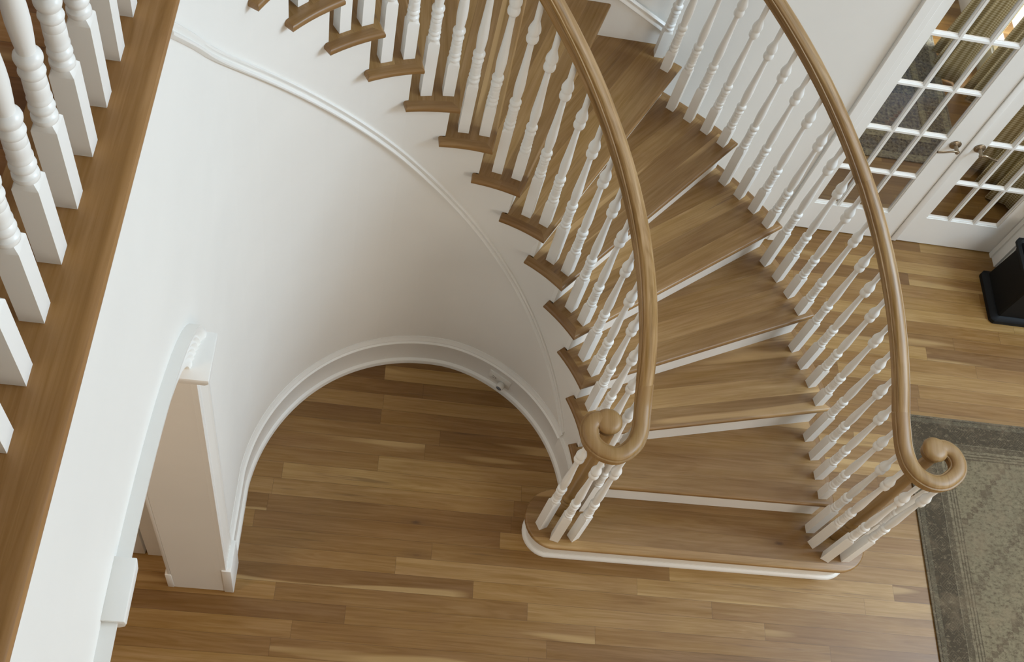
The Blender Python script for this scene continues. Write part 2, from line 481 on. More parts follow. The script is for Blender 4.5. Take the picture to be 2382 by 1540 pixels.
# ------------------------------------------------------------------ staircase
stair = empty('staircase', (O.x, O.y, 0), 'curved oak staircase with white risers sweeping up to the left', 'staircase')
def S(o):   # parent to the stair keeping world coordinates
    o.parent = stair; o.matrix_parent_inverse = Matrix.Translation(-Vector(stair.location)); return o

def fillet_poly_mesh(poly, z0, z1, soft, mat, name, loc, rot, uvc=None):
    """extruded polygon whose edges listed in soft (indices of edges i->i+1) get a rounded nosing"""
    n = len(poly)
    Mi = Matrix.Rotation(-rot, 4, 'Z') @ Matrix.Translation(-Vector(loc))
    bm = bmesh.new()
    top = [bm.verts.new(Mi @ Vector((p[0], p[1], z1))) for p in poly]
    bot = [bm.verts.new(Mi @ Vector((p[0], p[1], z0))) for p in poly]
    bm.faces.new(top); bm.faces.new(bot[::-1])
    ed = []
    for i in range(n):
        j = (i+1) % n
        bm.faces.new((top[j], top[i], bot[i], bot[j]))
    bm.normal_update()
    for i in soft:
        j = (i+1) % n
        ed.append(bm.edges.get((top[i], top[j]))); ed.append(bm.edges.get((bot[i], bot[j])))
    bmesh.ops.recalc_face_normals(bm, faces=bm.faces)
    bmesh.ops.bevel(bm, geom=[e for e in ed if e], offset=.0105, segments=4, profile=.5, affect='EDGES', clamp_overlap=True)
    me = bpy.data.meshes.new(name); bm.to_mesh(me); bm.free()
    if uvc:
        uv = me.uv_layers.new(name='UVMap')
        Mw = Matrix.Translation(Vector(loc)) @ Matrix.Rotation(rot, 4, 'Z')
        for p in me.polygons:
            for li in p.loop_indices:
                w = Mw @ me.vertices[me.loops[li].vertex_index].co - O
                uv.data[li].uv = (math.atan2(w.y, w.x)*1.0, math.hypot(w.x, w.y)+w.z*.6+uvc)
    for p in me.polygons: p.use_smooth = True
    me.set_sharp_from_angle(angle=rad(30))
    me.materials.append(mat)
    o = bpy.data.objects.new(name, me); C.objects.link(o)
    o.location = loc; o.rotation_euler = (0, 0, rot)
    return o

SW = .034
for k in range(2, 17):
    z1 = k*H; z0 = z1-.028
    tf = FR[k]; tn = FR[k+1]
    ri = lambda t: rstr(t)-.030
    nstep = 8
    off = lambda r: math.degrees(.045/r)
    # body: inner edge at ri+SW, outer edge at ROUT (clipped by the back wall)
    m_in = tf+math.degrees(SW/(ri(tf)+SW))
    tb_in = tn+off(.80); tb_out = tn+off(ROUT)
    wall_clip = router(tf, .03) < ROUT+.0299 or k >= 7
    outr = (lambda t: router(t, .0)) if k >= 7 else (lambda t: ROUT)
    poly = []; soft = []
    clipped_front = router(tf) < ROUT
    # front edge: tip corner -> outer corner
    poly.append(P(ri(tf), tf))
    if k < 7:
        m_out = tf+math.degrees(SW*.9/(ROUT+.0))
        poly.append(P(ROUT+.028, tf)); poly.append(P(ROUT-.004, m_out))
        t0o = m_out
    elif k == 7:      # last open tread: free end, then runs into the wall
        poly += [P(ROUT+.028, tf), P(ROUT+.028, tf+1.8), P(ROUT+.026, tf+3.4)]
        soft += [1, 2]
        qx = Vector((1.195, YW-.0005, 0)); poly.append(qx); t0o = 66.0
    else:
        poly.append(P(outr(tf), tf)); t0o = tf
    soft.append(0)
    for i in range(1, nstep+1):
        t = t0o+(tb_out-t0o)*i/nstep
        poly.append(P((ROUT-.004) if k < 7 else outr(t)-.0, t))
    # back edge to the inner side
    a = tb_in
    for i in range(nstep+1):
        t = a+(m_in-a)*i/nstep
        poly.append(P(ri(t)+SW, t))
    mid = tf
    loc = P(1.3, mid, z1)
    o = S(fillet_poly_mesh(poly, z0, z1, soft, M['tread'], 'tread', loc, rad(mid)))
    o.location = loc
    # inner return nosing with its tail past the next riser
    tt = tn+4.2-(.6 if k > 9 else 0)
    poly = [P(ri(tf), tf)]; soft = []
    for i in range(0, nstep+3):
        t = m_in+(tn+2.3-m_in)*i/(nstep+2)
        poly.append(P(ri(t)+SW, t))
    nA = len(poly)
    poly.append(P(ri(tt)+.0372, tn+2.3)); poly.append(P(ri(tt)+.0372, tt)); 
    q0 = len(poly)
    poly.append(P(ri(tt), tt)); soft.append(len(poly)-2)
    nn = nstep+4
    for i in range(1, nn):
        t = tt+(tf-tt)*i/nn
        poly.append(P(ri(t), t))
    soft += list(range(q0, len(poly)))
    r_ = fillet_poly_mesh(poly, z0, z1, soft, M['return'], 'return_nosing', loc, rad(mid), uvc=k*.37)
    r_.parent = o; r_.location = (0, 0, 0); r_.rotation_euler = (0, 0, 0)
    # outer return nosing
    if k < 7:
        tt = min(tn+1.6, 71.0)
        te = min(tn+1.6, 71.0)
        po = [P(ROUT+.028, tf), P(ROUT-.004, m_out)]
        for i in range(1, nstep+1):
            t = m_out+(te-m_out)*i/nstep
            po.append(P(min(ROUT-.004, router(t)), t))
        q0 = len(po)-1
        for i in range(nstep+1):
            t = te+(tf-te)*i/nstep
            if i == nstep: break
            po.append(P(min(ROUT+.028, router(t, .028)), t))
        r2 = fillet_poly_mesh(po, z0, z1, list(range(q0, len(po))), M['return'], 'return_nosing', loc, rad(mid), uvc=k*.61)
        r2.parent = o; r2.location = (0, 0, 0); r2.rotation_euler = (0, 0, 0)
    # riser
    th = FR[k]
    dirv = P(1, th)-O; nv = Vector((-dirv.y, dirv.x, 0))
    rout = router(th) if k >= 8 else ROUT-.002
    if k > 8 and rout > 2.2: rout = 1.955
    rin = rstr(th)+.0086
    p0 = O+dirv*rin+nv*.032; p1 = O+dirv*rout+nv*.032
    if p1.y > YW-.001: p1 = O+dirv*(rout-.02)+nv*.032
    q1 = p1+nv*.018; q0_ = p0+nv*.018
    if q1.y > YW-.001: q1 = p1+(q1-p1)*.1
    b = MB().prism([(p0.x, p0.y), (p1.x, p1.y), (q1.x, q1.y), (q0_.x, q0_.y)], (k-1)*H, z0)
    S(b.build('riser', M['trim']))
    # filler carriage under the tread so the stair is solid from behind
    # outer string face
    if k <= 7:
        R = []
        t0, t1 = FR[k]+1.1, FR[k+1]+1.0
        t1 = min(t1, 70.6)
        b = MB()
        for i in range(7):
            t = t0+(t1-t0)*i/6
            R.append([P(ROUT-.03, t, 0 if k < 40 else 0), P(ROUT, t, 0), P(ROUT, t, z0), P(ROUT-.03, t, z0)])
        b.rings(R); S(b.build('outer_stringer', M['trim'], smooth=30))
# top riser below the upper floor
# first step: bullnose tread, curved riser, shoe moulding
def bull(r, dx=0, front=0):
    pts = []
    L, Rr = Vector((.990, 1.838)), Vector((2.372, 1.852))
    n = 16
    pts.append(Vector((2.46, 2.015)) if False else None); pts = []
    for i in range(n+1):      # left end from back to front
        a = rad(98+ (262-98)*i/n)
        pts.append(Vector((L.x+r*math.cos(a), L.y+r*math.sin(a))))
    for i in range(n+1):
        a = rad(-88+(88+84)*i/n)
        pts.append(Vector((Rr.x+r*math.cos(a), Rr.y+r*math.sin(a))))
    return pts
bp = bull(.145)
bp2 = bp[:17]+bp[17:]
loc = Vector((1.68, 1.84, H))
soft = list(range(0, len(bp2)-1))
bpc = [Vector((p.x, p.y, 0)) for p in bp2]
bpc = bpc+[Vector((2.33, 2.02, 0)), Vector((1.06, 2.02, 0))]
t1 = S(fillet_poly_mesh(bpc[::-1], H-.030, H, [len(bpc)-2-i for i in soft], M['tread'], 'tread', loc, 0)); t1.location = loc
t1['label'] = 'bottom oak tread with rounded bullnose ends'
br = bull(.112)
b = MB(); inner = bull(.094)
brc = [Vector((p.x, p.y)) for p in br]; inc = [Vector((p.x, p.y)) for p in inner]
b.rings([[Vector((p.x, p.y, 0)), Vector((p.x, p.y, H-.030)), Vector((q.x, q.y, H-.030)), Vector((q.x, q.y, 0))] for p, q in zip(brc, inc)])
S(b.build('riser', M['trim'], smooth=30))
b = MB(); sh = []
for s_ in range(1):
    prof = [(.110, 0), (.126, 0), (.127, .010), (.122, .020), (.1145, .026), (.1135, .030), (.110, .030)]
    rr = [bull(r) for r, z in prof]
    b.rings([[Vector((rr[q][i].x, rr[q][i].y, prof[q][1])) for q in range(len(prof))] for i in range(len(br))])
S(b.build('shoe_moulding', M['trim'], smooth=35))
b = MB(); prof = [(.110, H-.030), (.132, H-.030), (.130, H-.036), (.120, H-.042), (.114, H-.050), (.110, H-.052)]
rr = [bull(r) for r, z in prof]
b.rings([[Vector((rr[q][i].x, rr[q][i].y, prof[q][1])) for q in range(len(prof))] for i in range(len(br))])
S(b.build('cove_moulding', M['trim'], smooth=35))
# rake moulding along the inner string
mp = [(-.01, .034), (.0065, .034), (.0115, .029), (.0105, .020), (.005, .010), (.0045, .006), (.0125, .001), (.016, -.006), (.015, -.013), (.010, -.018), (.003, -.020), (-.01, -.020)]
mo = sweep_wall('rake_moulding', mp, 25.2, 180, zmould, M['trim'], 1.5, [(1.84, 2.9985), (1.78, 3.073), (1.72, 3.147), (1.64, 3.245)])
S(mo)

# ------------------------------------------------------------------ balusters
TURN = [(.0, 'sq'), (.010, .0190), (.013, .0212), (.018, .0216), (.023, .0212), (.027, .0168), (.031, .0160), (.036, .0196), (.042, .0214), (.048, .0200), (.0525, .0160),
        (.056, .0168), (.058, .0196), (.062, .0202), (.066, .0186), (.070, .0188), (.083, .0193), (.0925, .0190), (.094, .0182), (.0955, .0190), (.107, .0188), (.1115, .0172),
        (.115, .0200), (.120, .0214), (.125, .0202), (.129, .0162), (.134, .0156), (.139, .0200), (.145, .0218), (.150, .0224), (.155, .0214), (.160, .0178), (.163, .0146),
        (.172, .0152), (.185, .0164), (.203, .0176), (.222, .0186), (.245, .0185), (.275, .0172), (.31, .0154), (.35, .0138), (.39, .0124), (.425, .0115), (.447, .0112),
        (.451, .0126), (.456, .0165), (.462, .0205), (.470, .0222), (.479, .0219), (.486, .0204), (.491, .0184), (.4945, .0180), (.499, .0200), (.507, .0222), (.515, .0224), (.524, .0208), (.533, .0178),
        (.543, .0146), (.551, .0122), (.556, .0112)]
def baluster_mesh(hs, top, s=.041, vs=1.0):
    n = 24; R = []
    def sq(h, half):
        ring = []
        for j in range(n):
            a = 2*PI*j/n+PI/12*0
            c, q = math.cos(a), math.sin(a)
            k = half/max(abs(c), abs(q)); ring.append((c*k, q*k, h))
        return ring
    h2 = s/2
    R.append(sq(0, h2)); R.append(sq(hs-.002, h2))
    ring = []
    for j in range(n):      # lamb's tongue shoulder: corners dip below the round
        a = 2*PI*j/n; c, q = math.cos(a), math.sin(a); k = 1/max(abs(c), abs(q))
        ring.append((c*h2*k*.985, q*h2*k*.985, hs))
    R.append(ring)
    for h, r in TURN[1:]:
        r = r*s/.041
        R.append([(r*math.cos(2*PI*j/n), r*math.sin(2*PI*j/n), hs+h*vs) for j in range(n)])
    r = .0108*s/.041
    R.append([(r*math.cos(2*PI*j/n), r*math.sin(2*PI*j/n), top) for j in range(n)])
    b = MB(); b.rings(R)
    me = bpy.data.meshes.new('baluster'); me.from_pydata([tuple(v) for v in b.v], [], b.f)
    bm = bmesh.new(); bm.from_mesh(me); bmesh.ops.recalc_face_normals(bm, faces=bm.faces); bm.to_mesh(me); bm.free()
    for p in me.polygons: p.use_smooth = True
    me.set_sharp_from_angle(angle=rad(42)); me.materials.append(M['spindle'])
    return me
def baluster(x, y, z, hs, top, ang, parent, s=.041, vs=1.0):
    me = baluster_mesh(hs, top, s, vs)
    o = bpy.data.objects.new('baluster', me); C.objects.link(o)
    o.parent = parent; pl = parent.location
    o.location = (x-pl.x, y-pl.y, z-pl.z); o.rotation_euler = (0, 0, ang)
    return o

# ------------------------------------------------------------------ handrail profile and sweeps
RP = [(-.019, -.029), (.019, -.029), (.023, -.025), (.0225, -.019), (.019, -.013), (.0185, -.007), (.022, -.001), (.0285, .003), (.0300, .008), (.0285, .0125), (.0236, .0135), (.0234, .0168), (.0210, .0220), (.015, .0262), (.0075, .0285),
      (0, .0292), (-.0075, .0285), (-.015, .0262), (-.0210, .0220), (-.0234, .0168), (-.0236, .0135), (-.0285, .0125), (-.0300, .008), (-.0285, .003), (-.022, -.001), (-.0185, -.007), (-.019, -.013), (-.0225, -.019), (-.023, -.025)]
RP = [(x*1.20, z*1.05) for x, z in RP]
def catmull(pts, sub):
    out = []
    n = len(pts)
    for i in range(n-1):
        p0, p1, p2, p3 = pts[max(i-1, 0)], pts[i], pts[i+1], pts[min(i+2, n-1)]
        for s_ in range(sub):
            t = s_/sub
            out.append(.5*((2*p1)+(-p0+p2)*t+(2*p0-5*p1+4*p2-p3)*t*t+(-p0+3*p1-3*p2+p3)*t**3))
    out.append(pts[-1]); return out
def sweep_rail(name, pts, parent, scale=1.0, prof=RP, u0=0, mat=None, sc=None):
    V = []; UV = []; n = len(pts); m = len(prof); u = u0
    for i, p in enumerate(pts):
        a = pts[max(i-1, 0)]; c = pts[min(i+1, n-1)]
        t = (c-a).normalized(); side = Vector((t.y, -t.x, 0)).normalized(); up = side.cross(t).normalized()
        if i: u += (p-pts[i-1]).length
        k = sc(i/(n-1)) if sc else 1
        for j, (x, z) in enumerate(prof):
            V.append(p+side*x*k+up*z); UV.append((u, j*.0065))
    F = []
    for i in range(n-1):
        for j in range(m):
            F.append((i*m+j, i*m+(j+1) % m, (i+1)*m+(j+1) % m, (i+1)*m+j))
    F.append(tuple(range(m))[::-1]); F.append(tuple((n-1)*m+j for j in range(m)))
    pl = parent.location
    o = mesh(name, [v-pl for v in V], F, mat or M['rail'], parent, uvs=UV, smooth=40)
    return o
def eye(name, c, r, parent, hnd, dz=0):
    prof = [(-.0305, r*.60), (-.0305, r*.78), (-.026, r*.84), (-.020, r*.83), (-.0137, r*.76), (-.0074, r*.75), (-.001, r*.82), (.003, r*.96), (.0084, r), (.0137, r*.985), (.0175, r*.93), (.0225, r*.88), (.0272, r*.76), (.0302, r*.60), (.0314, r*.36), (.0316, r*.1)]
    V = []; UV = []; n = 36
    for h, q in prof:
        for j in range(n):
            a = 2*PI*j/n; V.append(Vector((c.x+q*math.cos(a), c.y+q*math.sin(a), c.z+h))-parent.location); UV.append((q*math.sin(a), q*math.cos(a)*1+h*.4))
    F = []
    for i in range(len(prof)-1):
        for j in range(n): F.append((i*n+j, i*n+(j+1) % n, (i+1)*n+(j+1) % n, (i+1)*n+j))
    F.append(tuple(range(n))[::-1]); F.append(tuple((len(prof)-1)*n+j for j in range(n)))
    return mesh(name, V, F, M['block'], parent, uvs=UV, smooth=40)

# inner railing ---------------------------------------------------------------
inr = empty('stair_railing', (1.05, 1.9, .196), 'inner curved stair railing with white balusters ending in the left volute', 'railing')
outr_ = empty('stair_railing', (2.3, 1.9, .196), 'outer curved stair railing with white balusters ending in the right volute beside the rug', 'railing')
zin = lambda t: 1.100+.01775*t
zout = lambda t: 1.142+.01663*t
RIN, ROU = .822, 1.9185
def V3(x, y, z): return Vector((x, y, z))
pin = [P(RIN, t, zin(t)) for t in [168-i*4 for i in range(0, 41)]]   # down to theta 8
pin = [p for p in pin]
volL = [V3(1.129, 1.975, 1.190), V3(1.128, 1.925, 1.172), V3(1.122, 1.862, 1.160), V3(1.095, 1.798, 1.160), V3(1.037, 1.750, 1.160), V3(.972, 1.757, 1.160), V3(.927, 1.797, 1.160), V3(.919, 1.848, 1.160), V3(.938, 1.884, 1.160), V3(.972, 1.890, 1.160)]
hr = sweep_rail('handrail', pin, inr)
pv = catmull([pin[-2], pin[-1]]+volL, 6)[6:]
sweep_rail('volute', pv, inr, u0=3, mat=M['block'], sc=lambda t: 1+.12*max(0, min(1, (t-.5)/.4)))
eye('volute_eye', V3(.995, 1.886, 1.160), .056, inr, 1)
pout = [P(ROU, t, zout(t)) for t in [71.5-i*2.5 for i in range(0, 28)]]  # to theta 4
ho = sweep_rail('handrail', pout, outr_)
volR = [V3(2.233, 1.985, 1.180), V3(2.241, 1.925, 1.160), V3(2.252, 1.880, 1.150), V3(2.266, 1.838, 1.148), V3(2.298, 1.799, 1.148), V3(2.348, 1.777, 1.148), V3(2.404, 1.785, 1.148), V3(2.458, 1.828, 1.148), V3(2.474, 1.872, 1.148), V3(2.460, 1.915, 1.148), V3(2.428, 1.935, 1.148), V3(2.395, 1.932, 1.148)]
pv = catmull([pout[-2], pout[-1]]+volR, 6)[6:]
sweep_rail('volute', pv, outr_, u0=5, mat=M['block'], sc=lambda t: 1+.10*max(0, min(1, (t-.6)/.4)))
eye('volute_eye', V3(2.380, 1.925, 1.148), .055, outr_, 1)

def newel(x, y, ztop, parent):
    z = H
    prof = [(z, .046), (z+.010, .048), (z+.105, .048), (z+.112, .045), (z+.118, .040), (z+.124, .044), (z+.134, .048), (z+.144, .046), (z+.150, .040), (z+.156, .040), (z+.163, .045), (z+.176, .046), (z+.188, .040), (z+.196, .036),
            (z+.21, .038), (z+.26, .0410), (z+.33, .042), (z+.42, .0405), (z+.55, .036), (z+.70, .031), (z+.80, .027), (z+.88, .025), (ztop, .025)]
    pl = parent.location
    b = MB(); b.lathe(prof, (0, 0, 0), 32)
    o = b.build('newel_post', M['newel'], parent, smooth=38)
    o.location = (x-pl.x, y-pl.y, -pl.z)
newel(1.022, 1.893, 1.14, inr)
newel(2.380, 1.905, 1.125, outr_)

# inner balusters on the treads
def tread_at(t, r):
    k = 1
    for i in range(2, 17):
        if t > FR[i]+math.degrees(.03/r): k = i
    return k
for j in range(-3, 26):
    t = 22.9+5.717*j
    k = tread_at(t, .82)
    r = lerp(.815, .829, min(1, max(0, (t-25)/60)))
    p = P(r, t)
    zb = k*H
    zs = .412+.01755*t
    if j <= -2: zs = zin(t)-.685
    baluster(p.x, p.y, zb, zs-zb, zin(t)-.020-zb, rad(t), inr)
for (x, y, a, hs_) in ((.921, 1.800, -63.3, .310), (.986, 1.746, -13, .290), (1.071, 1.757, -55, .284), (1.118, 1.905, -85, .288)):
    baluster(x, y, H, hs_, 1.133-H, rad(a), inr)
# outer balusters
for j in range(0, 21):
    t = 2.54+2.944*j
    k = tread_at(t, 1.92)
    p = P(1.9175 if t > 12 else lerp(1.924, 1.9175, t/12), t)
    zb = k*H; zs = zout(t)-.683
    baluster(p.x, p.y, zb, zs-zb, zout(t)-.020-zb, rad(t), outr_)
baluster(1.196, 3.684, 7*H, zout(64)-.683-7*H, zout(64)-.02-7*H, rad(0), outr_, s=.044)
for (x, y, a) in ((2.241, 1.907, -87), (2.252, 1.836, -56.5), (2.308, 1.773, -26.4), (2.404, 1.778, 4), (2.470, 1.858, 70)):
    baluster(x, y, H, .278, 1.121-H, rad(a), outr_)

# balcony railing -------------------------------------------------------------
bal = empty('balcony_railing', (-.528, 1.2, Z2), 'straight white balcony railing on the oak edge board, large in the upper left', 'railing')
for i in range(-4, 10):
    y = 1.137+.1148*(i-4)+.1148*4*0
    y = 1.137+.1148*i
    if y > 1.9 or y < .4: continue
    baluster(-.5265-.0035*(1.6-y)*1.0, y, Z2, .203, .94, 0, bal, s=.040)
prl = [V3(-.532, y, Z2+.96) for y in (-2.5, -1, 0, 1, 1.95)]
sweep_rail('handrail', prl, bal)

# ------------------------------------------------------------------ back wall with double door opening
YF = 3.765
DX0, DX1, DZ = 2.345, 3.695, 2.05
wb = MB()
wb.box(-3.2, DX0, YF, 3.90, 0, 6.0); wb.box(DX1, 6.5, YF, 3.90, 0, 6.0); wb.box(DX0, DX1, YF, 3.90, DZ, 6.0)
struct(wb.build('wall_back', M['wall']))
# skirt board on the back wall, stepping with the stair
sk = MB()
def sk_top(x):
    # rake line measured on the wall
    return 1.475+(1.20-x)*.60
xs = [(-1.2+i*.1) for i in range(25)]
xs = [x for x in xs if x <= 1.20]+[1.205]
n0 = len(sk.v)
R = [[Vector((x, YW, .0)), Vector((x, YW, sk_top(x))), Vector((x, YF+.001, sk_top(x))), Vector((x, YF+.001, 0))] for x in xs]
sk.rings(R)
struct(sk.build('trim_6', M['trim']), 'white skirt board on the back wall above the stair treads')
cm = [(-.001, -.022), (.010, -.022), (.014, -.016), (.012, -.008), (.006, .002), (.006, .006), (.012, .012), (.014, .020), (.008, .026), (-.001, .027)]
b = MB(); b.rings([[Vector((x, YW-pr, sk_top(x)+dz)) for pr, dz in cm] for x in (-1.2, 1.205)])
struct(b.build('trim_7', M['trim'], smooth=30), 'white cap moulding on top of the stair skirt board')
# baseboard of the back wall
bb = [(-.001, 0), (.018, 0), (.018, .12), (.012, .135), (.004, .15), (-.001, .15)]
b = MB(); b.rings([[Vector((x, YF-pr, z)) for pr, z in bb] for x in (1.2, DX0-.08)])
struct(b.build('baseboard_back', M['trim'], smooth=30))
b = MB(); b.rings([[Vector((x, YF-pr, z)) for pr, z in bb] for x in (DX1+.085, 6.5)])
struct(b.build('baseboard_back', M['trim'], smooth=30))
# door casing
cs = [(0, 0), (0, .012), (.004, .016), (.030, .018), (.032, .0205), (.078, .023), (.082, .020), (.082, 0)]
b = MB()
b.rings([[Vector((DX0-.005-d+.0, YF-pr, z)) for d, pr in cs] for z in (0, DZ+.08)])
b.rings([[Vector((DX1+.005+d, YF-pr, z)) for d, pr in cs] for z in (0, DZ+.08)])
b.rings([[Vector((x, YF-pr, DZ+.005+d)) for d, pr in cs] for x in (DX0-.08, DX1+.08)])
b.box(DX0-.003, DX0+.010, YF-.002, 3.90, 0, DZ); b.box(DX1-.010, DX1+.003, YF-.002, 3.90, 0, DZ); b.box(DX1-.022, DX1-.009, 3.828, 3.8595, 0, DZ); b.box(DX0, DX1, YF-.002, 3.90, DZ-.01, DZ+.003)
struct(b.build('trim_8', M['trim'], smooth=25), 'white casing around the glazed double doors')

# French doors ----------------------------------------------------------------
def french(name, x0, x1, gx0, gx1, label, hx, hs):
    y0, y1 = 3.862, 3.897
    b = MB()
    zt = 2.035; gz0 = .246; pitch = .3375; rows = 5; mw = .022
    gz1 = gz0+pitch*rows-mw
    b.box(x0, gx0, y0, y1, .008, zt); b.box(gx1, x1, y0, y1, .008, zt); b.box(gx0, gx1, y0, y1, .008, gz0); b.box(gx0, gx1, y0, y1, gz1, zt)
    root = b.build(name, M['trim'])
    struct(root, label)
    cw = (gx1-gx0+mw)/3
    mm = MB()
    def bar(p0, p1, vert):
        # moulded bar: wide recessed part + narrow face
        cross = [(-.0135, .014), (-.0125, .009), (-.0075, .006), (-.0065, .001), (.0065, .001), (.0075, .006), (.0125, .009), (.0135, .014), (.0135, .024), (-.0135, .024)]
        if vert: mm.rings([[Vector((p0+a, y0+d, z)) for a, d in cross] for z in p1])
        else: mm.rings([[Vector((x, y0+d+.0007, p0+a)) for a, d in cross] for x in p1])
    for i in (1, 2): bar(gx0+cw*i-mw/2, (gz0-.003, gz1+.003), True)
    for j in range(1, rows): bar(gz0+pitch*j-mw/2, (gx0-.003, gx1+.003), False)
    # sticking round the whole light
    e = .007
    for xa, xb in ((gx0-.002, gx0+e), (gx1-e, gx1+.002)): mm.box(xa, xb, y0+.0065, y0+.0237, gz0-.001, gz1+.001)
    for za, zb in ((gz0-.002, gz0+e), (gz1-e, gz1+.002)): mm.box(gx0, gx1, y0+.006, y0+.024, za, zb)
    mm.build('muntins', M['trim'], root, smooth=25)
    MB().box(gx0, gx1, y0+.0165, y0+.0195, gz0, gz1).build('glass', M['glass'], root)
    # lever handle
    h = MB(); Mx = Matrix.Rotation(PI/2, 4, 'X')
    h.lathe([(0, .0305), (.004, .0315), (.007, .029), (.009, .024), (.012, .0235), (.014, .019), (.016, .012), (.045, .0095), (.050, .011), (.058, .011), (.062, .006)], (hx, y0, .882), 28, M=Mx)
    hd = h.build('handle', M['bronze'], root, smooth=35)
    lv = []
    for i in range(15):
        t = i/14; x = hx+hs*(-.012+t*.112); z = .882+.008*math.sin(t*PI*1.6)-.010*t*t*(1 if t < .9 else 1.1)
        lv.append(V3(x, y0-.052-.006*math.sin(t*PI), z))
    R = []
    for i, p in enumerate(lv):
        t = i/14; w = .0085-.003*math.sin(t*PI)+(.003 if i == 14 else 0)*0
        R.append([(p.x, p.y+.0055*math.cos(a), p.z+w*math.sin(a)) for a in [2*PI*q/12 for q in range(12)]])
    g_ = MB(); g_.rings(R); g_.build('lever', M['bronze'], hd, smooth=60)
    return root
french('door_1', 2.358, 3.029, 2.456, 2.908, 'left leaf of the white glazed double doors', 2.968, -1)
d2_ = french('door_2', 3.033, 3.683, 3.139, 3.584, 'right leaf of the white glazed double doors', 3.106, 1)
MB().box(3.030, 3.066, 3.852, 3.862, .008, 2.035).build('astragal', M['trim'], d2_, bevel=.003)

# ------------------------------------------------------------------ study behind the doors
sw = MB()
# right wall with a tall window hole (y 4.55..5.15 and 5.45..5.70)
XR = 3.885
sw.box(XR, XR+.12, 3.90, 5.02, 0, 2.6); sw.box(XR, XR+.12, 5.72, 7.6, 0, 2.6); sw.box(XR, XR+.12, 5.02, 5.72, 2.1, 2.6); sw.box(XR, XR+.12, 5.02, 5.72, 0, .18)
struct(sw.build('wall_study', M['grey']))
struct(MB().box(2.0, 4.14, 7.5, 7.6, 0, 2.6).build('wall_study', M['grey']))
struct(MB().box(1.9, 2.0, 3.90, 7.6, 0, 2.6).build('wall_study', M['grey']))
struct(MB().box(1.9, 4.14, 3.90, 7.6, 2.6, 2.7).build('ceiling', M['wall']))
wf = MB()
for y in (5.02, 5.67): wf.box(XR+.02, XR+.06, y, y+.05, .18, 2.1)
for z in (.18, 1.15, 2.05): wf.box(XR+.02, XR+.06, 5.02, 5.72, z, z+.05)
w1 = struct(wf.build('window_1', M['trim'], bevel=.003), 'bright study window seen through the double doors')
sk2 = MB(); sk2.box(XR-.02, XR, 5.74, 5.86, 0, 2.3); sk2.box(XR-.02, XR, 5.74, 7.5, 0, .16)
struct(sk2.build('trim_9', M['trim'], bevel=.003), 'white window casing in the study behind the doors')
def curtain(x, x1, y0, y1, zt, amp, folds, label, lean=.0, flare=.0):
    nu, nz = 90, 18
    V = []; UV = []; F = []
    for j in range(nz+1):
        z = zt*j/nz; fl_ = (1-j/nz)**2
        for i in range(nu+1):
            t = i/nu
            yy = lerp(y0, y1, t)+ (t-.5)*flare*fl_
            a = amp*(1+.6*fl_)
            xx = lerp(x, x1, t)+a*math.sin(t*folds*2*PI+.6*math.sin(j*.3))+.35*a*math.sin(t*folds*4.3*PI+1)-lean*fl_
            V.append((xx, yy, z+.012)); UV.append((t*(y1-y0)*2.1+a*0, z))
    for j in range(nz):
        for i in range(nu):
            q = j*(nu+1)+i; F.append((q, q+1, q+nu+2, q+nu+1))
    o = mesh('curtain', V, F, M['gingham'], smooth=80, uvs=UV)
    o.modifiers.new('thick', 'SOLIDIFY').thickness = .004
    tag(o, label, 'curtain', None)
    return o
curtain(3.70, 3.70, 5.22, 5.48, 2.2, .042, 3, 'wide tan gingham curtain behind the middle panes of the left door leaf', .06, .10)
curtain(3.84, 3.82, 5.05, 5.17, 2.2, .030, 2, 'narrow tan gingham curtain at the near side of the bright study window', .03, .05)
curtain(3.86, 3.68, 4.22, 4.60, 2.2, .035, 3.5, 'tan gingham curtain behind the right door leaf with folds touching the floor', .02, .06)
rb = MB(); rb.box(2.05, 3.60, 4.49, 6.6, .001, .010)
tag(rb.build('area_rug', make_rug('dark_rug', 2.05, 3.60, 4.49, 6.6, True), bevel=.003), 'dark blue-grey patterned rug on the study floor behind the glass doors', 'rug')

# ------------------------------------------------------------------ foyer rug
rg = MB(); rg.box(2.932, 5.25, -.9, 2.698, .001, .011)
tag(rg.build('area_rug', make_rug('faded_rug', 2.932, 5.25, -.9, 2.698), bevel=.003), 'faded taupe distressed medallion rug on the foyer floor at right', 'rug')

# ------------------------------------------------------------------ black planter box by the door
pl = empty('planter_box', (3.80, 3.53, 0), 'black flared box planter standing by the glazed doors at the right edge', 'planter')
def rect_ring(hx, hy, z, cham=.02):
    return [Vector((sx*(hx-c1), sy*(hy-c2), z)) for sx, sy, c1, c2 in ((-1, -1, cham, 0), (1, -1, cham, 0), (1, -1, 0, cham), (1, 1, 0, cham), (1, 1, cham, 0), (-1, 1, cham, 0), (-1, 1, 0, cham), (-1, -1, 0, cham))]
b = MB(); b.rings([rect_ring(.225, .172, 0), rect_ring(.228, .175, .012), rect_ring(.228, .175, .030), rect_ring(.215, .165, .045), rect_ring(.196, .150, .055)])
b.build('base', M['black'], pl, smooth=30)
b = MB(); b.rings([rect_ring(.196, .150, .055, .01), rect_ring(.182, .146, .31, .01), rect_ring(.190, .152, .335, .012), rect_ring(.214, .172, .365), rect_ring(.216, .174, .385), rect_ring(.200, .160, .388), rect_ring(.186, .146, .375, .01), rect_ring(.15, .11, .10, .01)])
b.build('body', M['black'], pl, smooth=30)
b = MB()
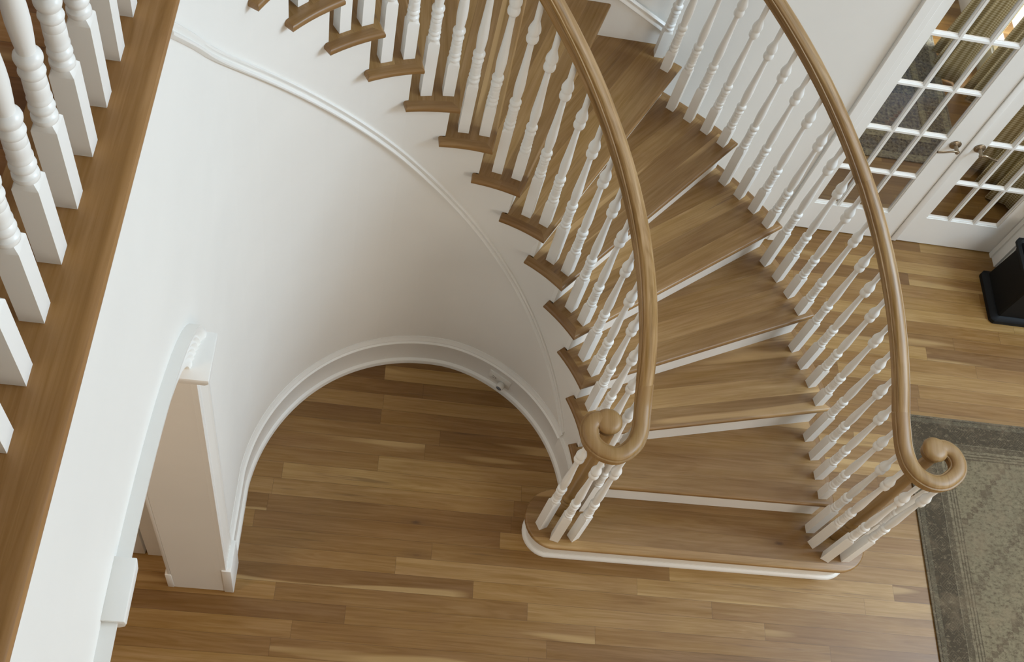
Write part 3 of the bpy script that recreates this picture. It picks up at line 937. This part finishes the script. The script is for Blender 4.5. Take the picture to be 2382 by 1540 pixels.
for i in range(46):
    a = random.random()*6.28; q = random.random()**.5
    x = .01+.155*q*math.cos(a); y = .125*q*math.sin(a); z = .34+.035*random.random()
    r = .011+.004*random.random()
    b.lathe([(-r, .001), (-r*.7, r*.7), (0, r), (r*.7, r*.7), (r, .001)], (x, y, z), 10)
o = b.build('dried_berries', M['gold'], pl, smooth=60); o['kind'] = 'stuff'

# ------------------------------------------------------------------ outlet with night light in the curved baseboard
to = 58.6
ro = wallr(to, .1)-.016
oc = P(ro-.002, to, .106)
Mo = Matrix.Translation(oc) @ Matrix.Rotation(rad(to+90), 4, 'Z')     # local +y = towards the room centre... (x along wall)
ol = empty('wall_outlet', oc, 'white horizontal outlet plate set in the curved baseboard under the stair', 'outlet')
ol.rotation_euler = (0, 0, rad(to+90))
MB().box(-.062, .062, -.003, .005, -.038, .038).build('cover_plate', M['plastic'], ol, bevel=.002)
b = MB(); b.box(.012, .050, .003, .0062, -.018, .018); b.build('receptacle', M['plastic'], ol, bevel=.001)
b = MB()
for dz in (-.007, .007): b.box(.030, .042, .0058, .0068, dz-.0013, dz+.0013)
b.box(.019, .025, .0058, .0068, -.003, .003)
b.build('slots', M['slot'], ol)
nl = empty('night_light', Mo @ Vector((-.020, .008, -.014)), 'small round white night light plugged into the outlet under the stair', 'night light')
nl.rotation_euler = (0, 0, rad(to+90))
Mx = Matrix.Rotation(-PI/2, 4, 'X')
b = MB(); b.lathe([(-.001, .016), (.004, .0190), (.012, .0205), (.024, .0208), (.029, .0195), (.0305, .0160)], (0, 0, 0), 28, M=Mx); b.build('body', M['plastic'], nl, smooth=40)
b = MB(); b.lathe([(.0295, .0150), (.0315, .0142), (.0330, .009), (.0334, .001)], (0, 0, 0), 28, M=Mx); b.build('sensor_lens', M['sensor'], nl, smooth=60)

# ------------------------------------------------------------------ ceiling
struct(MB().box(-3.3, 6.6, -3.3, 3.90, 5.9, 6.0).build('ceiling', M['wall']))
struct(MB().box(-3.3, -3.2, -3.2, 3.90, 3.3, 5.9).build('wall_hall', M['wall']))
struct(MB().box(-3.3, 6.6, -3.4, -3.3, 0, 5.9).build('wall_front', M['beige']))  # unseen wall, added to close off light from the front
struct(MB().box(6.5, 6.6, -3.3, 3.90, 0, 2.7).build('wall_right', M['wall']))  # unseen wall, added to block low light; left open above
# ------------------------------------------------------------------ light
def area(name, loc, target, sx, sy, power, col):
    l = bpy.data.lights.new(name, 'AREA'); l.shape = 'RECTANGLE'; l.size = sx; l.size_y = sy; l.energy = power; l.color = col
    o = bpy.data.objects.new(name, l); C.objects.link(o); o.location = loc
    o.rotation_euler = (Vector(target)-Vector(loc)).to_track_quat('-Z', 'Y').to_euler()
    return o
area('foyer_upper_window_light', (6.2, 1.6, 5.2), (0, 1.6, 1.6), 2.6, 1.8, 225, (.56, .78, 1.0))
area('entry_door_light', (4.6, -2.9, 1.8), (1.5, 2.0, .5), 1.8, 2.0, 55, (1.0, .95, .88))
area('study_window_light', (4.7, 5.1, 1.6), (3.2, 5.0, .6), 1.2, 1.5, 150, (.95, .98, 1.0))
area('jamb_warm_fill', (-1.9, .4, 2.85), (-.7, 1.3, .9), .5, .5, 16, (1.0, .80, .58))  # added warm fill, no lamp known here; tints the arch jamb
area('study_curtain_fill', (2.9, 5.2, 2.5), (3.1, 4.9, 0), .8, .8, 22, (1.0, .93, .82))  # added fill with no known fixture, lifts the curtains and study floor
w = bpy.data.worlds.new('World'); bpy.context.scene.world = w; w.use_nodes = True
bg = w.node_tree.nodes['Background']; bg.inputs[0].default_value = (1.0, .945, .865, 1); bg.inputs[1].default_value = 1.3

# ------------------------------------------------------------------ camera
cam = bpy.data.cameras.new('Camera'); co = bpy.data.objects.new('Camera', cam); C.objects.link(co)
R0 = Vector((0.98423686, 0.03430337, 0.17349665)); R1 = Vector((0.11624201, -0.86481768, -0.48844466)); R2 = Vector((0.13328767, 0.50091283, -0.85517292))
mw_ = Matrix.Identity(4)
for i, v in enumerate((R0, -R1, -R2)):
    for j in range(3): mw_[j][i] = v[j]
mw_.translation = Vector((0, 0, 5.0))
co.matrix_world = mw_
cam.sensor_fit = 'HORIZONTAL'; cam.sensor_width = 36; cam.lens = 2580.2/2382*36; cam.clip_start = .05
sc_ = bpy.context.scene; sc_.camera = co
sc_.view_settings.view_transform = 'Standard'; sc_.view_settings.look = 'None'; sc_.view_settings.gamma = 1; sc_.view_settings.use_curve_mapping = False
sc_.view_settings.exposure = 0.30
